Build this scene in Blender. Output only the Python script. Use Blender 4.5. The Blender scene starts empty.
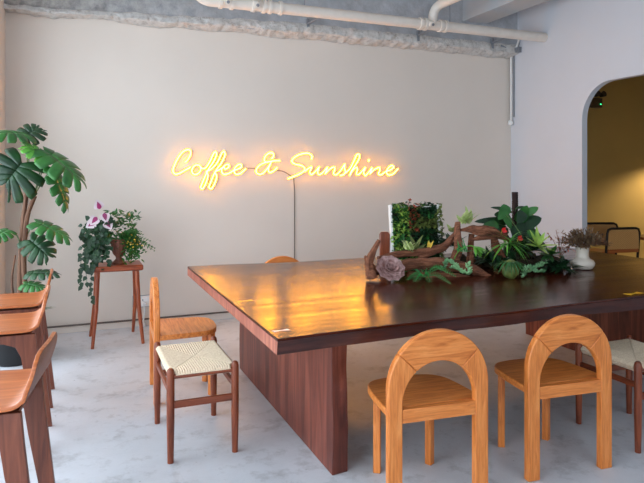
import bpy, math, random
from mathutils import Vector, Matrix, noise
R_ = math.radians
V = Vector
sc = bpy.context.scene
col = sc.collection
random.seed(7)

# ------------------------------------------------------------------ camera
F_PX, HZ, EYE = 604.0, 177.0, 1.40
YAW = R_(22.24)
cam_d = bpy.data.cameras.new('camera')
cam = bpy.data.objects.new('camera', cam_d)
col.objects.link(cam)
cam.location = (0, 0, EYE)
cam.rotation_euler = (R_(90), 0, -YAW)
cam_d.sensor_width = 36
cam_d.lens = F_PX / 644 * 36
cam_d.shift_y = -(241.5 - HZ) / 644
cam_d.clip_start = 0.05
sc.camera = cam

# ------------------------------------------------------------------ world / light / exposure
w = bpy.data.worlds.new('world')
sc.world = w
w.use_nodes = True
bg = w.node_tree.nodes['Background']
bg.inputs[0].default_value = (0.82, 0.93, 1.04, 1)
bg.inputs[1].default_value = 5.8
sc.view_settings.view_transform = 'Standard'
sc.view_settings.look = 'None'
sc.view_settings.gamma = 1
sc.view_settings.exposure = 0.0

def area(name, loc, rot, sx, sy, power=0, color=(1, 1, 1), portal=False):
    l = bpy.data.lights.new(name, 'AREA')
    l.shape = 'RECTANGLE'; l.size = sx; l.size_y = sy; l.energy = power; l.color = color
    if portal: l.cycles.is_portal = True
    o = bpy.data.objects.new(name, l); col.objects.link(o)
    o.location = loc; o.rotation_euler = rot
    return o
# window openings: left wall (long shop window) and the front wall behind the viewer
area('daylight_portal', (-1.02, 2.55, 1.35), (0, R_(-90), 0), 2.5, 5.3, portal=True)
area('daylight_portal', (1.6, -2.98, 2.1), (R_(90), 0, 0), 3.6, 1.8, portal=True)

# ------------------------------------------------------------------ materials
def nodes(name):
    m = bpy.data.materials.new(name); m.use_nodes = True
    nt = m.node_tree
    return m, nt, nt.nodes['Principled BSDF']
def lin(c):
    f = lambda v: v / 12.92 if v <= .04045 else ((v + .055) / 1.055) ** 2.4
    return tuple(f(v / 255.0) for v in c) + (1,)
def tc(nt, scale=(1, 1, 1), rot=(0, 0, 0), kind='Object'):
    t = nt.nodes.new('ShaderNodeTexCoord'); mp = nt.nodes.new('ShaderNodeMapping')
    mp.inputs['Scale'].default_value = scale; mp.inputs['Rotation'].default_value = rot
    nt.links.new(t.outputs[kind], mp.inputs['Vector'])
    return mp.outputs['Vector']
def nz(nt, vec, scale, detail=4, rough=.55, dist=0):
    n = nt.nodes.new('ShaderNodeTexNoise'); n.inputs['Scale'].default_value = scale
    n.inputs['Detail'].default_value = detail; n.inputs['Roughness'].default_value = rough
    n.inputs['Distortion'].default_value = dist
    nt.links.new(vec, n.inputs['Vector']); return n.outputs['Fac']
def ramp(nt, fac, stops):
    r = nt.nodes.new('ShaderNodeValToRGB'); e = r.color_ramp.elements
    while len(e) < len(stops): e.new(.5)
    for q, (p, c) in zip(e, stops): q.position = p; q.color = c
    nt.links.new(fac, r.inputs['Fac']); return r.outputs['Color']
def bump(nt, b, h, strength, dist=.01):
    n = nt.nodes.new('ShaderNodeBump'); n.inputs['Strength'].default_value = strength
    n.inputs['Distance'].default_value = dist
    nt.links.new(h, n.inputs['Height']); nt.links.new(n.outputs['Normal'], b.inputs['Normal'])
def mixc(nt, fac, a, b, mode='MIX'):
    n = nt.nodes.new('ShaderNodeMix'); n.data_type = 'RGBA'; n.blend_type = mode
    if isinstance(fac, float): n.inputs['Factor'].default_value = fac
    else: nt.links.new(fac, n.inputs['Factor'])
    for s, i in ((a, 6), (b, 7)):
        if isinstance(s, tuple): n.inputs[i].default_value = s
        else: nt.links.new(s, n.inputs[i])
    return n.outputs[2]

def plain(name, c, rough=.6, var=.12, scale=14, metal=0, bmp=0, spec=.5):
    m, nt, b = nodes(name)
    c = lin(c); v = tc(nt)
    f = nz(nt, v, scale, 4)
    d = tuple(x * (1 - var) for x in c[:3]) + (1,); l = tuple(min(1, x * (1 + var)) for x in c[:3]) + (1,)
    nt.links.new(ramp(nt, f, [(.3, d), (.7, l)]), b.inputs['Base Color'])
    b.inputs['Roughness'].default_value = rough; b.inputs['Metallic'].default_value = metal
    b.inputs['Specular IOR Level'].default_value = spec
    if bmp: bump(nt, b, nz(nt, v, scale * 3, 6), bmp)
    return m
def wood(name, dark, mid, light, axis='z', rough=.4, scale=1.0, coat=0, contrast=1, bmp=.15):
    m, nt, b = nodes(name)
    st = {'x': (1.2, 16, 16), 'y': (16, 1.2, 16), 'z': (16, 16, 1.2)}[axis]
    v = tc(nt, tuple(s * scale for s in st))
    f = nz(nt, v, 2.2, 8, .6, 1.2)
    v2 = tc(nt, tuple(s * scale * 5 for s in st))
    f2 = nz(nt, v2, 3, 3, .6)
    c = ramp(nt, f, [(.32, lin(dark)), (.5, lin(mid)), (.68, lin(light))])
    g = ramp(nt, f2, [(.35, (.72, .66, .62, 1)), (.6, (1, 1, 1, 1))])
    c = mixc(nt, .55 * contrast, c, g, 'MULTIPLY')
    nt.links.new(c, b.inputs['Base Color'])
    b.inputs['Roughness'].default_value = rough
    b.inputs['Coat Weight'].default_value = coat
    b.inputs['Coat Roughness'].default_value = .12
    bump(nt, b, f2, bmp, .002)
    return m

M = {}
# back wall / right wall colour
def paint(name, c, mott=.05):
    m, nt, b = nodes(name)
    c = lin(c); v = tc(nt)
    f = nz(nt, v, 1.3, 5)
    a = tuple(x * (1 - mott) for x in c[:3]) + (1,)
    nt.links.new(ramp(nt, f, [(.3, a), (.7, c)]), b.inputs['Base Color'])
    b.inputs['Roughness'].default_value = .85
    bump(nt, b, nz(nt, v, 90, 3), .05, .002)
    return m
M['wall'] = paint('wall_paint', (228, 217, 206))
M['wall_r'] = paint('right_wall_daylight_tint', (212, 215, 222))  # cool tint of the window daylight put into this wall's colour
M['ochre'] = paint('ochre_wall_paint', (202, 170, 102), .1)
M['ceil'] = paint('ceiling_paint', (186, 190, 194), .08)
m, nt, b = nodes('crumbled_plaster')
v = tc(nt); f = nz(nt, v, 22, 8, .7)
nt.links.new(ramp(nt, f, [(.3, lin((166, 158, 150))), (.45, lin((208, 205, 201))), (.75, lin((230, 228, 224)))]), b.inputs['Base Color'])
b.inputs['Roughness'].default_value = .95; bump(nt, b, nz(nt, v, 60, 8, .7), .8, .02)
M['plaster'] = m
# concrete beam with a dirty left end
m, nt, b = nodes('raw_concrete_beam')
v = tc(nt); f = nz(nt, v, 5, 8, .65)
base = ramp(nt, f, [(.3, lin((158, 160, 164))), (.7, lin((196, 200, 206)))])
sx = nt.nodes.new('ShaderNodeSeparateXYZ'); t = nt.nodes.new('ShaderNodeTexCoord')
nt.links.new(t.outputs['Object'], sx.inputs[0])
mr = nt.nodes.new('ShaderNodeMapRange'); mr.inputs['From Min'].default_value = 2.0; mr.inputs['From Max'].default_value = -.3
nt.links.new(sx.outputs['X'], mr.inputs['Value'])
st = ramp(nt, nz(nt, v, 9, 8, .7), [(.35, lin((70, 62, 54))), (.6, lin((176, 168, 158)))])
ml = nt.nodes.new('ShaderNodeMath'); ml.operation = 'MULTIPLY'; nt.links.new(mr.outputs[0], ml.inputs[0]); ml.inputs[1].default_value = .75
nt.links.new(mixc(nt, ml.outputs[0], base, st), b.inputs['Base Color'])
b.inputs['Roughness'].default_value = .9; bump(nt, b, nz(nt, v, 14, 8, .65), .5, .02)
M['concrete_beam'] = m
# floor
m, nt, b = nodes('worn_concrete_floor')
v = tc(nt)
f1 = nz(nt, v, .8, 9, .6, .3); f2 = nz(nt, v, 6, 8, .7)
c1 = ramp(nt, f1, [(.3, lin((180, 184, 190))), (.5, lin((203, 207, 213))), (.7, lin((216, 220, 228)))])
c2 = ramp(nt, f2, [(.34, lin((128, 124, 118))), (.48, (1, 1, 1, 1))])
c = mixc(nt, .35, c1, c2, 'MULTIPLY')
vo = nt.nodes.new('ShaderNodeTexVoronoi'); vo.inputs['Scale'].default_value = 9
nt.links.new(v, vo.inputs['Vector'])
sp = ramp(nt, vo.outputs['Distance'], [(.035, lin((105, 90, 80))), (.06, (1, 1, 1, 1))])
msk = ramp(nt, nz(nt, v, 1.7, 3), [(.46, (0, 0, 0, 1)), (.56, (1, 1, 1, 1))])
c = mixc(nt, msk, c, mixc(nt, .7, c, sp, 'MULTIPLY'))
# thin hairline scratches
sc_ = nz(nt, tc(nt, (1, 1, 1)), 2.4, 10, .75, 2.5)
cr = ramp(nt, sc_, [(.494, (1, 1, 1, 1)), (.5, lin((140, 132, 126))), (.506, (1, 1, 1, 1))])
c = mixc(nt, .16, c, cr, 'MULTIPLY')
nt.links.new(c, b.inputs['Base Color'])
rr = nt.nodes.new('ShaderNodeMapRange'); rr.inputs['To Min'].default_value = .3; rr.inputs['To Max'].default_value = .62
nt.links.new(f2, rr.inputs['Value']); nt.links.new(rr.outputs[0], b.inputs['Roughness'])
bump(nt, b, f2, .15, .004)
M['floor'] = m

M['oak'] = {a: wood('oak_' + a, (190, 102, 42), (222, 132, 62), (238, 154, 84), a, .33, 1.5, contrast=.7) for a in 'xyz'}
M['walnut'] = {a: wood('red_brown_wood_' + a, (98, 44, 24), (130, 62, 34), (156, 80, 46), a, .35, 1.0) for a in 'xyz'}
M['ply'] = {a: wood('teak_plywood_' + a, (150, 78, 38), (176, 98, 52), (196, 118, 66), a, .32, .8, contrast=.6) for a in 'xyz'}
M['plydark'] = wood('plywood_side_and_shaded_face', (84, 40, 26), (106, 54, 36), (124, 68, 46), 'z', .4, .8, contrast=.6)
M['stoolwood'] = {a: wood('cherry_stool_' + a, (120, 52, 26), (152, 72, 38), (176, 92, 52), a, .35, 1.0) for a in 'xyz'}
# slab table top: dark, glossy
m, nt, b = nodes('dark_slab_top')
v = tc(nt, (1.0, 9, 9)); f = nz(nt, v, 1.6, 9, .62, 1.0)
v2 = tc(nt, (3, 60, 60)); f2 = nz(nt, v2, 3, 4)
c = ramp(nt, f, [(.3, lin((44, 14, 6))), (.5, lin((66, 24, 12))), (.72, lin((92, 40, 20)))])
c = mixc(nt, .5, c, ramp(nt, f2, [(.35, (.6, .55, .5, 1)), (.6, (1, 1, 1, 1))]), 'MULTIPLY')
nt.links.new(c, b.inputs['Base Color'])
rg = nt.nodes.new('ShaderNodeMapRange'); rg.inputs['From Min'].default_value = .35; rg.inputs['From Max'].default_value = .65; rg.inputs['To Min'].default_value = .17; rg.inputs['To Max'].default_value = .27
nt.links.new(nz(nt, tc(nt, (.5, 9, 1)), 2.0, 4), rg.inputs['Value']); nt.links.new(rg.outputs[0], b.inputs['Roughness'])
b.inputs['Specular IOR Level'].default_value = .3
b.inputs['Coat Weight'].default_value = 0
b.inputs['Coat Roughness'].default_value = .17
f3 = nz(nt, tc(nt, (1.5, 14, 1)), 2.2, 5)
bump(nt, b, f3, .10, .006)
M['slab'] = m
M['slabside'] = wood('slab_side_lit_grain', (128, 68, 52), (164, 96, 76), (190, 120, 98), 'z', .45, .6, contrast=.8)  # lighter copy of the slab wood, side light put into the colour
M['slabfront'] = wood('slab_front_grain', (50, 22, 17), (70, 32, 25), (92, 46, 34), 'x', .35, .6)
M['base'] = wood('slab_base_grain', (80, 34, 24), (114, 55, 40), (148, 80, 60), 'z', .4, .45, contrast=.9)
M['brass'] = plain('yellow_inlay', (236, 178, 20), .3, .05)
M['pale_inlay'] = plain('pale_inlay', (205, 208, 216), .3, .05)

def cord_mat():
    m, nt, b = nodes('paper_cord')
    v = tc(nt); f = nz(nt, v, 120, 3)
    nt.links.new(ramp(nt, f, [(.3, lin((214, 190, 160))), (.7, lin((242, 224, 196)))]), b.inputs['Base Color'])
    b.inputs['Roughness'].default_value = .85
    return m
M['cord'] = cord_mat()
M['pipe'] = plain('pipe_paint', (222, 214, 204), .45, .04)
M['white'] = plain('white_plastic', (232, 232, 230), .35, .02)
M['grey'] = plain('grey_metal', (138, 142, 148), .45, .06, metal=.3)
M['black'] = plain('black_pot', (22, 22, 24), .5, .1)
M['cable'] = plain('thin_cable', (96, 84, 78), .6, .05)
M['dark'] = plain('dark_frame', (26, 20, 18), .4, .1)
M['ceramic'] = plain('glazed_white_ceramic', (218, 208, 194), .14, .05)
M['terracotta'] = plain('brown_urn', (112, 66, 50), .5, .2, 30, bmp=.2)
M['soil'] = plain('soil', (46, 34, 26), .95, .4, 60, bmp=.6)

def leafmat(name, a, b_, rough=.42, scale=8):
    m, nt, b = nodes(name)
    f = nz(nt, tc(nt), scale, 4)
    nt.links.new(ramp(nt, f, [(.35, lin(a)), (.65, lin(b_))]), b.inputs['Base Color'])
    b.inputs['Roughness'].default_value = rough
    return m
M['g_dark'] = leafmat('leaf_dark', (18, 46, 28), (34, 72, 38))
M['g_mid'] = leafmat('leaf_mid', (30, 82, 36), (56, 116, 50))
M['g_bright'] = leafmat('leaf_bright', (70, 140, 50), (110, 180, 66))
M['g_lime'] = leafmat('leaf_lime', (130, 170, 66), (178, 205, 96), scale=20)
M['g_pale'] = leafmat('leaf_pale_variegated', (150, 175, 96), (214, 222, 160), scale=26)
M['g_fern'] = leafmat('fern_green', (44, 132, 66), (78, 172, 92))
M['g_blue'] = leafmat('succulent_green', (96, 150, 104), (150, 196, 142))
M['g_yellow'] = leafmat('leaf_yellow', (176, 150, 60), (226, 186, 60), scale=20)
M['g_olive'] = leafmat('leaf_olive', (78, 92, 46), (120, 132, 66), scale=24)
M['g_brown'] = leafmat('leaf_brown', (92, 56, 36), (140, 92, 62), scale=24)
M['rosette'] = leafmat('rosette_pink_brown', (138, 100, 96), (206, 172, 168), .55, 40)
M['pink'] = leafmat('pink_leaf', (180, 80, 130), (236, 206, 220), .45, 60)
M['red'] = leafmat('red_flower', (190, 24, 34), (224, 50, 50), .35)
M['stem'] = leafmat('stem_green', (60, 92, 50), (92, 120, 66))
M['bark'] = wood('brown_stem', (70, 44, 32), (98, 66, 46), (120, 84, 60), 'z', .8, 1.5)
M['dry'] = leafmat('dry_grass', (84, 66, 48), (142, 118, 88), .8, 40)
m, nt, b = nodes('driftwood')
v = tc(nt, (2.2, 14, 14)); f = nz(nt, v, 3, 9, .7, .8)
nt.links.new(ramp(nt, f, [(.3, lin((58, 30, 20))), (.5, lin((124, 74, 50))), (.7, lin((172, 114, 82)))]), b.inputs['Base Color'])
b.inputs['Roughness'].default_value = .85; bump(nt, b, f, .9, .02)
M['drift'] = m
# rattan mesh
m, nt, b = nodes('woven_cane')
wv = nt.nodes.new('ShaderNodeTexChecker'); wv.inputs['Scale'].default_value = 90
nt.links.new(tc(nt), wv.inputs['Vector'])
wv.inputs['Color1'].default_value = lin((222, 170, 104)); wv.inputs['Color2'].default_value = lin((190, 136, 78))
nt.links.new(wv.outputs['Color'], b.inputs['Base Color']); b.inputs['Roughness'].default_value = .6
M['cane'] = m

def emis(name, c, s):
    m = bpy.data.materials.new(name); m.use_nodes = True; nt = m.node_tree
    for n in list(nt.nodes): nt.nodes.remove(n)
    e = nt.nodes.new('ShaderNodeEmission'); e.inputs[0].default_value = c; e.inputs[1].default_value = s
    o = nt.nodes.new('ShaderNodeOutputMaterial'); nt.links.new(e.outputs[0], o.inputs[0])
    return m
M['neon_core'] = emis('neon_core', (1, .36, .014, 1), 80)
M['neon_halo'] = emis('neon_halo', (1, .40, .012, 1), 1.5)  # orange glow around the tubes, built as an emissive sleeve
M['led'] = emis('green_led', (.05, 1, .3, 1), 3)
M['bulb'] = emis('added_lamp_bulb', (1, .72, .4, 1), 25)  # bulb of the added annex pendant
# thin window glass
m = bpy.data.materials.new('window_glass'); m.use_nodes = True; nt = m.node_tree
for n in list(nt.nodes): nt.nodes.remove(n)
tr = nt.nodes.new('ShaderNodeBsdfTransparent'); gl = nt.nodes.new('ShaderNodeBsdfGlossy'); gl.inputs['Roughness'].default_value = .02
mx = nt.nodes.new('ShaderNodeMixShader'); mx.inputs[0].default_value = .06; o_ = nt.nodes.new('ShaderNodeOutputMaterial')
nt.links.new(tr.outputs[0], mx.inputs[1]); nt.links.new(gl.outputs[0], mx.inputs[2]); nt.links.new(mx.outputs[0], o_.inputs[0])
M['glass'] = m

# ------------------------------------------------------------------ mesh helpers
def frame(d, up=V((0, 0, 1))):
    d = V(d).normalized()
    s = d.cross(V(up))
    if s.length < 1e-4: s = d.cross(V((1, 0, 0)))
    s.normalize()
    return d, s, s.cross(d).normalized()
class MB:
    def __init__(s): s.v = []; s.f = []
    def add(s, vs, fs):
        n = len(s.v); s.v += [tuple(p) for p in vs]; s.f += [tuple(i + n for i in f) for f in fs]; return s
    def box(s, x0, x1, y0, y1, z0, z1, mat=None):
        vs = [V((x, y, z)) for z in (z0, z1) for y in (y0, y1) for x in (x0, x1)]
        if mat: vs = [mat @ p for p in vs]
        return s.add(vs, [(0, 2, 3, 1), (4, 5, 7, 6), (0, 1, 5, 4), (2, 6, 7, 3), (0, 4, 6, 2), (1, 3, 7, 5)])
    def tube(s, pts, r, n=12, caps=True, rough=0, rs=8, sq=1.0):
        pts = [V(p) for p in pts]; k = len(pts)
        if not hasattr(r, '__len__'): r = [r] * k
        rings = []; prev = None
        for i, p in enumerate(pts):
            d = (pts[min(i + 1, k - 1)] - pts[max(i - 1, 0)]).normalized()
            if prev is None:
                _, a, b = frame(d); b = d.cross(a)
            else:
                a = prev - d * prev.dot(d); a.normalize(); b = d.cross(a)
            prev = a
            ring = []
            for j in range(n):
                t = 2 * math.pi * j / n
                rr = r[i]
                q = p + (a * math.cos(t) + b * math.sin(t) * sq) * rr
                if rough: q += (a * math.cos(t) + b * math.sin(t)) * rr * rough * (noise.noise(q * rs) + .6 * noise.noise(V((math.cos(t) * 3, math.sin(t) * 3, i * .12 + p.x))))
                ring.append(q)
            rings.append(ring)
        vs = [q for rg in rings for q in rg]; fs = []
        for i in range(k - 1):
            for j in range(n):
                fs.append((i * n + j, i * n + (j + 1) % n, (i + 1) * n + (j + 1) % n, (i + 1) * n + j))
        if caps: fs += [tuple(reversed(range(n))), tuple(range((k - 1) * n, k * n))]
        return s.add(vs, fs)
    def lathe(s, prof, c=(0, 0, 0), n=28, flute=0, nf=12, caps=True):
        c = V(c); vs = []; k = len(prof)
        for r, z in prof:
            for j in range(n):
                t = 2 * math.pi * j / n; q = r * (1 + flute * math.cos(nf * t))
                vs.append(c + V((q * math.cos(t), q * math.sin(t), z)))
        fs = [(i * n + j, i * n + (j + 1) % n, (i + 1) * n + (j + 1) % n, (i + 1) * n + j) for i in range(k - 1) for j in range(n)]
        if caps: fs += [tuple(reversed(range(n))), tuple(range((k - 1) * n, k * n))]
        return s.add(vs, fs)
    def prism(s, poly, a0, a1, plane='xz'):
        """extrude a 2D outline between a0 and a1 on the third axis"""
        n = len(poly)
        def P(p, a):
            return {'xz': (p[0], a, p[1]), 'xy': (p[0], p[1], a), 'yz': (a, p[0], p[1])}[plane]
        vs = [P(p, a0) for p in poly] + [P(p, a1) for p in poly]
        fs = [tuple(range(n)), tuple(reversed(range(n, 2 * n)))] + [(i, i + n, (i + 1) % n + n, (i + 1) % n) for i in range(n)]
        return s.add(vs, fs)
    def sphere(s, c, r, n=10, m=6, sc=(1, 1, 1), rough=0):
        c = V(c); vs = []; fs = []
        for i in range(m + 1):
            ph = math.pi * i / m
            for j in range(n):
                t = 2 * math.pi * j / n
                d = V((math.sin(ph) * math.cos(t), math.sin(ph) * math.sin(t), math.cos(ph)))
                q = r * (1 + rough * noise.noise(d * 2.2 + c * 9))
                vs.append(c + V((d.x * sc[0], d.y * sc[1], d.z * sc[2])) * q)
        for i in range(m):
            for j in range(n):
                fs.append((i * n + j, (i + 1) * n + j, (i + 1) * n + (j + 1) % n, i * n + (j + 1) % n))
        return s.add(vs, fs)
    def leaf(s, base, d, up, L, W, n=6, bend=.25, fold=.15, pw=.75, th=0, ex=.9):
        """ovate leaf with a folded midrib and drooping tip; th = thickness for fleshy leaves"""
        d, sd, nn = frame(d, up); base = V(base); vs = []; fs = []
        for i in range(n + 1):
            t = i / n
            wd = W * .5 * (math.sin(math.pi * min(1, t ** pw * .97 + .03)) ** ex if t < 1 else .02)
            c = base + d * L * t - nn * L * bend * t * t
            vs += [c - sd * wd + nn * fold * wd, c, c + sd * wd + nn * fold * wd]
        for i in range(n):
            a = i * 3
            fs += [(a, a + 1, a + 4, a + 3), (a + 1, a + 2, a + 5, a + 4)]
        if th:
            k = len(vs); vs2 = []
            for i in range(n + 1):
                for j in range(3):
                    p = vs[i * 3 + j]; vs2.append(p - nn * (th if j == 1 else th * .15) * math.sin(math.pi * (.1 + .85 * i / n)))
            fs += [tuple(q + k for q in reversed(f)) for f in fs[:]]
            vs += vs2
            for i in range(n):
                a = i * 3
                fs += [(a, a + 3, a + 3 + k, a + k), (a + 2, a + 2 + k, a + 5 + k, a + 5)]
        return s.add(vs, fs)
    def build(s, name, mat, parent=None, loc=None, smooth=True, bevel=0, seg=2, angle=40, label=None, thick=0):
        me = bpy.data.meshes.new(name); me.from_pydata(s.v, [], s.f); me.update()
        o = bpy.data.objects.new(name, me); col.objects.link(o)
        me.materials.append(mat)
        import bmesh
        bm = bmesh.new(); bm.from_mesh(me); bmesh.ops.recalc_face_normals(bm, faces=bm.faces[:])
        bm.to_mesh(me); bm.free()
        if smooth:
            me.polygons.foreach_set('use_smooth', [True] * len(me.polygons))
            try: me.set_sharp_from_angle(angle=R_(angle))
            except Exception: pass
        if thick:
            so = o.modifiers.new('solid', 'SOLIDIFY'); so.thickness = thick; so.offset = 0
        if bevel:
            b = o.modifiers.new('bevel', 'BEVEL'); b.width = bevel; b.segments = seg; b.limit_method = 'ANGLE'; b.angle_limit = R_(50)
            b.harden_normals = False
        if parent: o.parent = parent
        if loc: o.location = loc
        if label: o['label'] = label
        return o
def thing(name, label, cat, loc=(0, 0, 0), rz=0, group=None):
    o = bpy.data.objects.new(name, None); col.objects.link(o); o.empty_display_size = .1
    o.location = loc; o.rotation_euler = (0, 0, rz); o['label'] = label; o['category'] = cat
    if group: o['group'] = group
    return o
def tag(o, label, cat, group=None):
    o['label'] = label; o['category'] = cat
    if group: o['group'] = group
    return o
def struct(o): o['kind'] = 'structure'; return o
def copy_tree(o, parent=None):
    c = o.copy(); col.objects.link(c)
    if parent: c.parent = parent
    for ch in list(o.children): copy_tree(ch, c)
    return c
def spline(pts, k=6):
    """Catmull-Rom through 2D/3D points"""
    P = [V(p) for p in pts]; P = [P[0] * 2 - P[1]] + P + [P[-1] * 2 - P[-2]]; out = []
    for i in range(1, len(P) - 2):
        a, b, c, d = P[i - 1:i + 3]
        for j in range(k):
            t = j / k
            out.append(.5 * ((2 * b) + (c - a) * t + (2 * a - 5 * b + 4 * c - d) * t * t + (3 * b - a - 3 * c + d) * t ** 3))
    out.append(P[-2]); return out
def ray(u, v):
    r = (u - 322) / F_PX
    return V((math.sin(YAW) + math.cos(YAW) * r, math.cos(YAW) - math.sin(YAW) * r, (HZ - v) / F_PX))
def at_y(u, v, Y):
    d = ray(u, v); return V((0, 0, EYE)) + d * (Y / d.y)
def at_x(u, v, X):
    d = ray(u, v); return V((0, 0, EYE)) + d * (X / d.x)
def at_z(u, v, z):
    d = ray(u, v); return V((0, 0, EYE)) + d * ((z - EYE) / d.z)

# ------------------------------------------------------------------ the room
XL, XR, YB, YF, ZC = -.98, 4.88, 5.9, -3.0, 3.45
struct(MB().box(-1.3, 10, YF - .2, 7.2, -.12, 0).build('floor', M['floor'], smooth=False))
struct(MB().box(-1.3, 10, YF - .2, 7.2, ZC, ZC + .15).build('ceiling', M['ceil'], smooth=False))
struct(MB().box(-1.2, XR, YB, YB + .15, 0, ZC).build('wall_back', M['wall'], smooth=False))
# right wall with the arched opening (outline in y,z)
Ya, Yb, Zt, rc = 4.79, 1.3, 2.355, .36
out = [(YF, 0), (Yb, 0), (Yb, Zt - rc)]
out += [(Yb + rc - rc * math.cos(a), Zt - rc + rc * math.sin(a)) for a in [math.pi / 2 * i / 12 for i in range(1, 13)]]
out += [(Ya - rc + rc * math.sin(a), Zt - rc + rc * math.cos(a)) for a in [math.pi / 2 * i / 12 for i in range(0, 13)]]
out += [(Ya, 0), (YB, 0), (YB, ZC), (YF, ZC)]
struct(MB().prism(out, XR, XR + .07, 'yz').build('wall_right', M['wall_r'], smooth=False))
# left wall: pier at the far corner, low sill, header, and the long shop window
lw = MB()
lw.box(XL - .15, -.56, 5.38, YB, 0, ZC)
lw.box(XL - .15, XL, YF, 5.38, 2.65, ZC)
lw.box(XL - .15, XL, YF, -.1, 0, 2.65)
lw.box(XL - .15, XL, -.1, 5.38, 0, .12)
struct(lw.build('wall_left', M['wall'], smooth=False))
fw = MB()
fw.box(XL, XR, YF - .15, YF, 0, 1.2); fw.box(XL, XR, YF - .15, YF, 3.0, ZC)
fw.box(XL, -.2, YF - .15, YF, 1.2, 3.0); fw.box(3.4, XR, YF - .15, YF, 1.2, 3.0)
struct(fw.build('wall_front', M['wall'], smooth=False))
wn = MB()
for y in (-.1, 1.25, 2.6, 3.95, 5.32): wn.box(XL - .09, XL - .03, y, y + .06, .12, 2.65)
for z in (.12, 2.59): wn.box(XL - .09, XL - .03, -.1, 5.38, z, z + .06)
wf = struct(wn.build('window_1', M['dark'], smooth=False))
MB().box(XL - .065, XL - .055, -.1, 5.38, .12, 2.65).build('pane', M['glass'], wf, smooth=False)
wn = MB()
for x in (-.2, 1.0, 2.2, 3.34): wn.box(x, x + .06, YF - .09, YF - .03, 1.2, 3.0)
for z in (1.2, 2.94): wn.box(-.2, 3.4, YF - .09, YF - .03, z, z + .06)
wf = struct(wn.build('window_2', M['dark'], smooth=False))
MB().box(-.2, 3.4, YF - .065, YF - .055, 1.2, 3.0).build('pane', M['glass'], wf, smooth=False)
# annex room beyond the arch
an = MB()
an.box(XR + .07, 9.6, 6.7, 6.85, 0, ZC)
struct(an.build('wall_annex_back', M['ochre'], smooth=False))
struct(MB().box(9.6, 9.75, YF, 6.85, 0, ZC).build('wall_annex_right', M['ochre'], smooth=False))
struct(MB().box(XR + .07, 9.6, YF - .15, YF, 0, ZC).build('wall_annex_front', M['ochre'], smooth=False))
struct(MB().box(XR + .0, XR + .07, YB, 6.85, 0, ZC).build('wall_annex_left', M['ochre'], smooth=False))
# concrete beam on top of the back wall, crumbled plaster edge beneath it
BY, BZ = 5.78, 2.862
struct(MB().box(-.56, XR, BY, YB, BZ, ZC).build('trim_1', M['concrete_beam'], smooth=False))
g = MB(); nx, ny = 420, 9; vs = []; fs = []
for i in range(nx + 1):
    x = -.56 + (XR + .56) * i / nx
    lo = 2.83 + .03 * noise.noise(V((x * 2.3, 0, 0))) + .014 * noise.noise(V((x * 14, 3, 0)))
    hi = 2.872 + .095 * min(1, max(0, (x + .2) / 2.2)) + .014 * noise.noise(V((x * 9, 7, 0))) + .012 * noise.noise(V((x * 3, 2, 0)))
    for j in range(ny + 1):
        t = j / ny
        tt = min(1, t / .4); y = (YB - .004) * (1 - tt) + (BY - .008) * tt
        z = lo * (1 - t) + hi * t
        q = noise.fractal(V((x * 16, t * 3.2, 1.3)), 1.0, 2.0, 5)
        bulge = math.sin(math.pi * t) ** .5 * .028 + (.02 * q if 0 < j < ny else 0)
        vs.append((x, y - bulge * .8, z - bulge * .6))
for i in range(nx):
    for j in range(ny):
        a = i * (ny + 1) + j; fs.append((a, a + 1, a + ny + 2, a + ny + 1))
vs += [(XR, YB, 3.0), (-.56, YB, 3.0)]
g.add(vs, fs)
struct(g.build('trim_2', M['plaster']))
# deep ceiling beam running towards the viewer
struct(MB().box(4.10, 4.42, YF, BY, 3.18, ZC).build('trim_3', M['ceil'], smooth=False))
# skirting
struct(MB().box(-.56, XR, YB - .014, YB, 0, .055).build('baseboard_back', M['wall'], smooth=False))
struct(MB().box(XR - .014, XR, Ya, YB - .014, 0, .055).build('baseboard_right', M['wall'], smooth=False))
cd = MB().tube([(-.5, 5.878, .066), (XR - .04, 5.878, .066)], .008, 8)
tag(cd.build('floor_conduit', M['cable']), 'thin dark conduit running along the top of the back wall skirting', 'conduit')

# ------------------------------------------------------------------ pipes
PY, PZ, PR = 5.33, 2.965, .052
t = thing('ceiling_pipe', 'thick off-white horizontal pipe running below the ceiling along the back wall', 'pipe', (0, PY, PZ))
MB().tube(spline([V((.96, 0, ZC - PZ)), V((.96, 0, .18)), V((.985, 0, .07)), V((1.07, 0, .005)), V((1.2, 0, 0))], 6) + [V((XR, 0, 0))], PR, 20).build('pipe_run', M['pipe'], t)
for x in (1.20, 1.30, 1.50, 1.60, 1.66, 1.76, 3.26, 3.32, 3.50, 3.56):
    MB().tube([(x - .014, 0, 0), (x + .014, 0, 0)], PR + .012, 20).build('coupling_ring', M['pipe'], t)
for x in (1.25, 1.52, 3.36):
    f = MB().tube([(x, -.05, .0), (x, -.085, -.02)], [.034, .03], 14).build('pipe_cap', M['pipe'], t)
    MB().tube([(x, -.082, -.018), (x, -.094, -.024)], .014, 10).build('cap_bolt', M['grey'], f)
br = [(3.41, 0, .02), (3.415, -.005, .10), (3.42, -.04, .155), (3.43, -.12, .185), (3.44, -.3, .19), (3.46, -5.0, .19)]
MB().tube(spline([V(p) for p in br[:5]], 5) + [V(br[5])], .048, 18).build('branch_pipe', M['pipe'], t, label='branch rising from the main pipe towards the viewer')
for x in (3.62, 2.0): MB().tube([(x, 0, .04), (x, 0, ZC - PZ)], .006, 8).build('hanger_rod', M['grey'], t)
for x in (3.50, 4.5, 2.2):
    MB().box(x - .014, x + .014, BY - PY - .03, BY - PY, -.07, .05).tube([(x, .0, 0), (x, BY - PY, 0)], .01, 8).build('wall_bracket', M['grey'], t)
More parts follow.
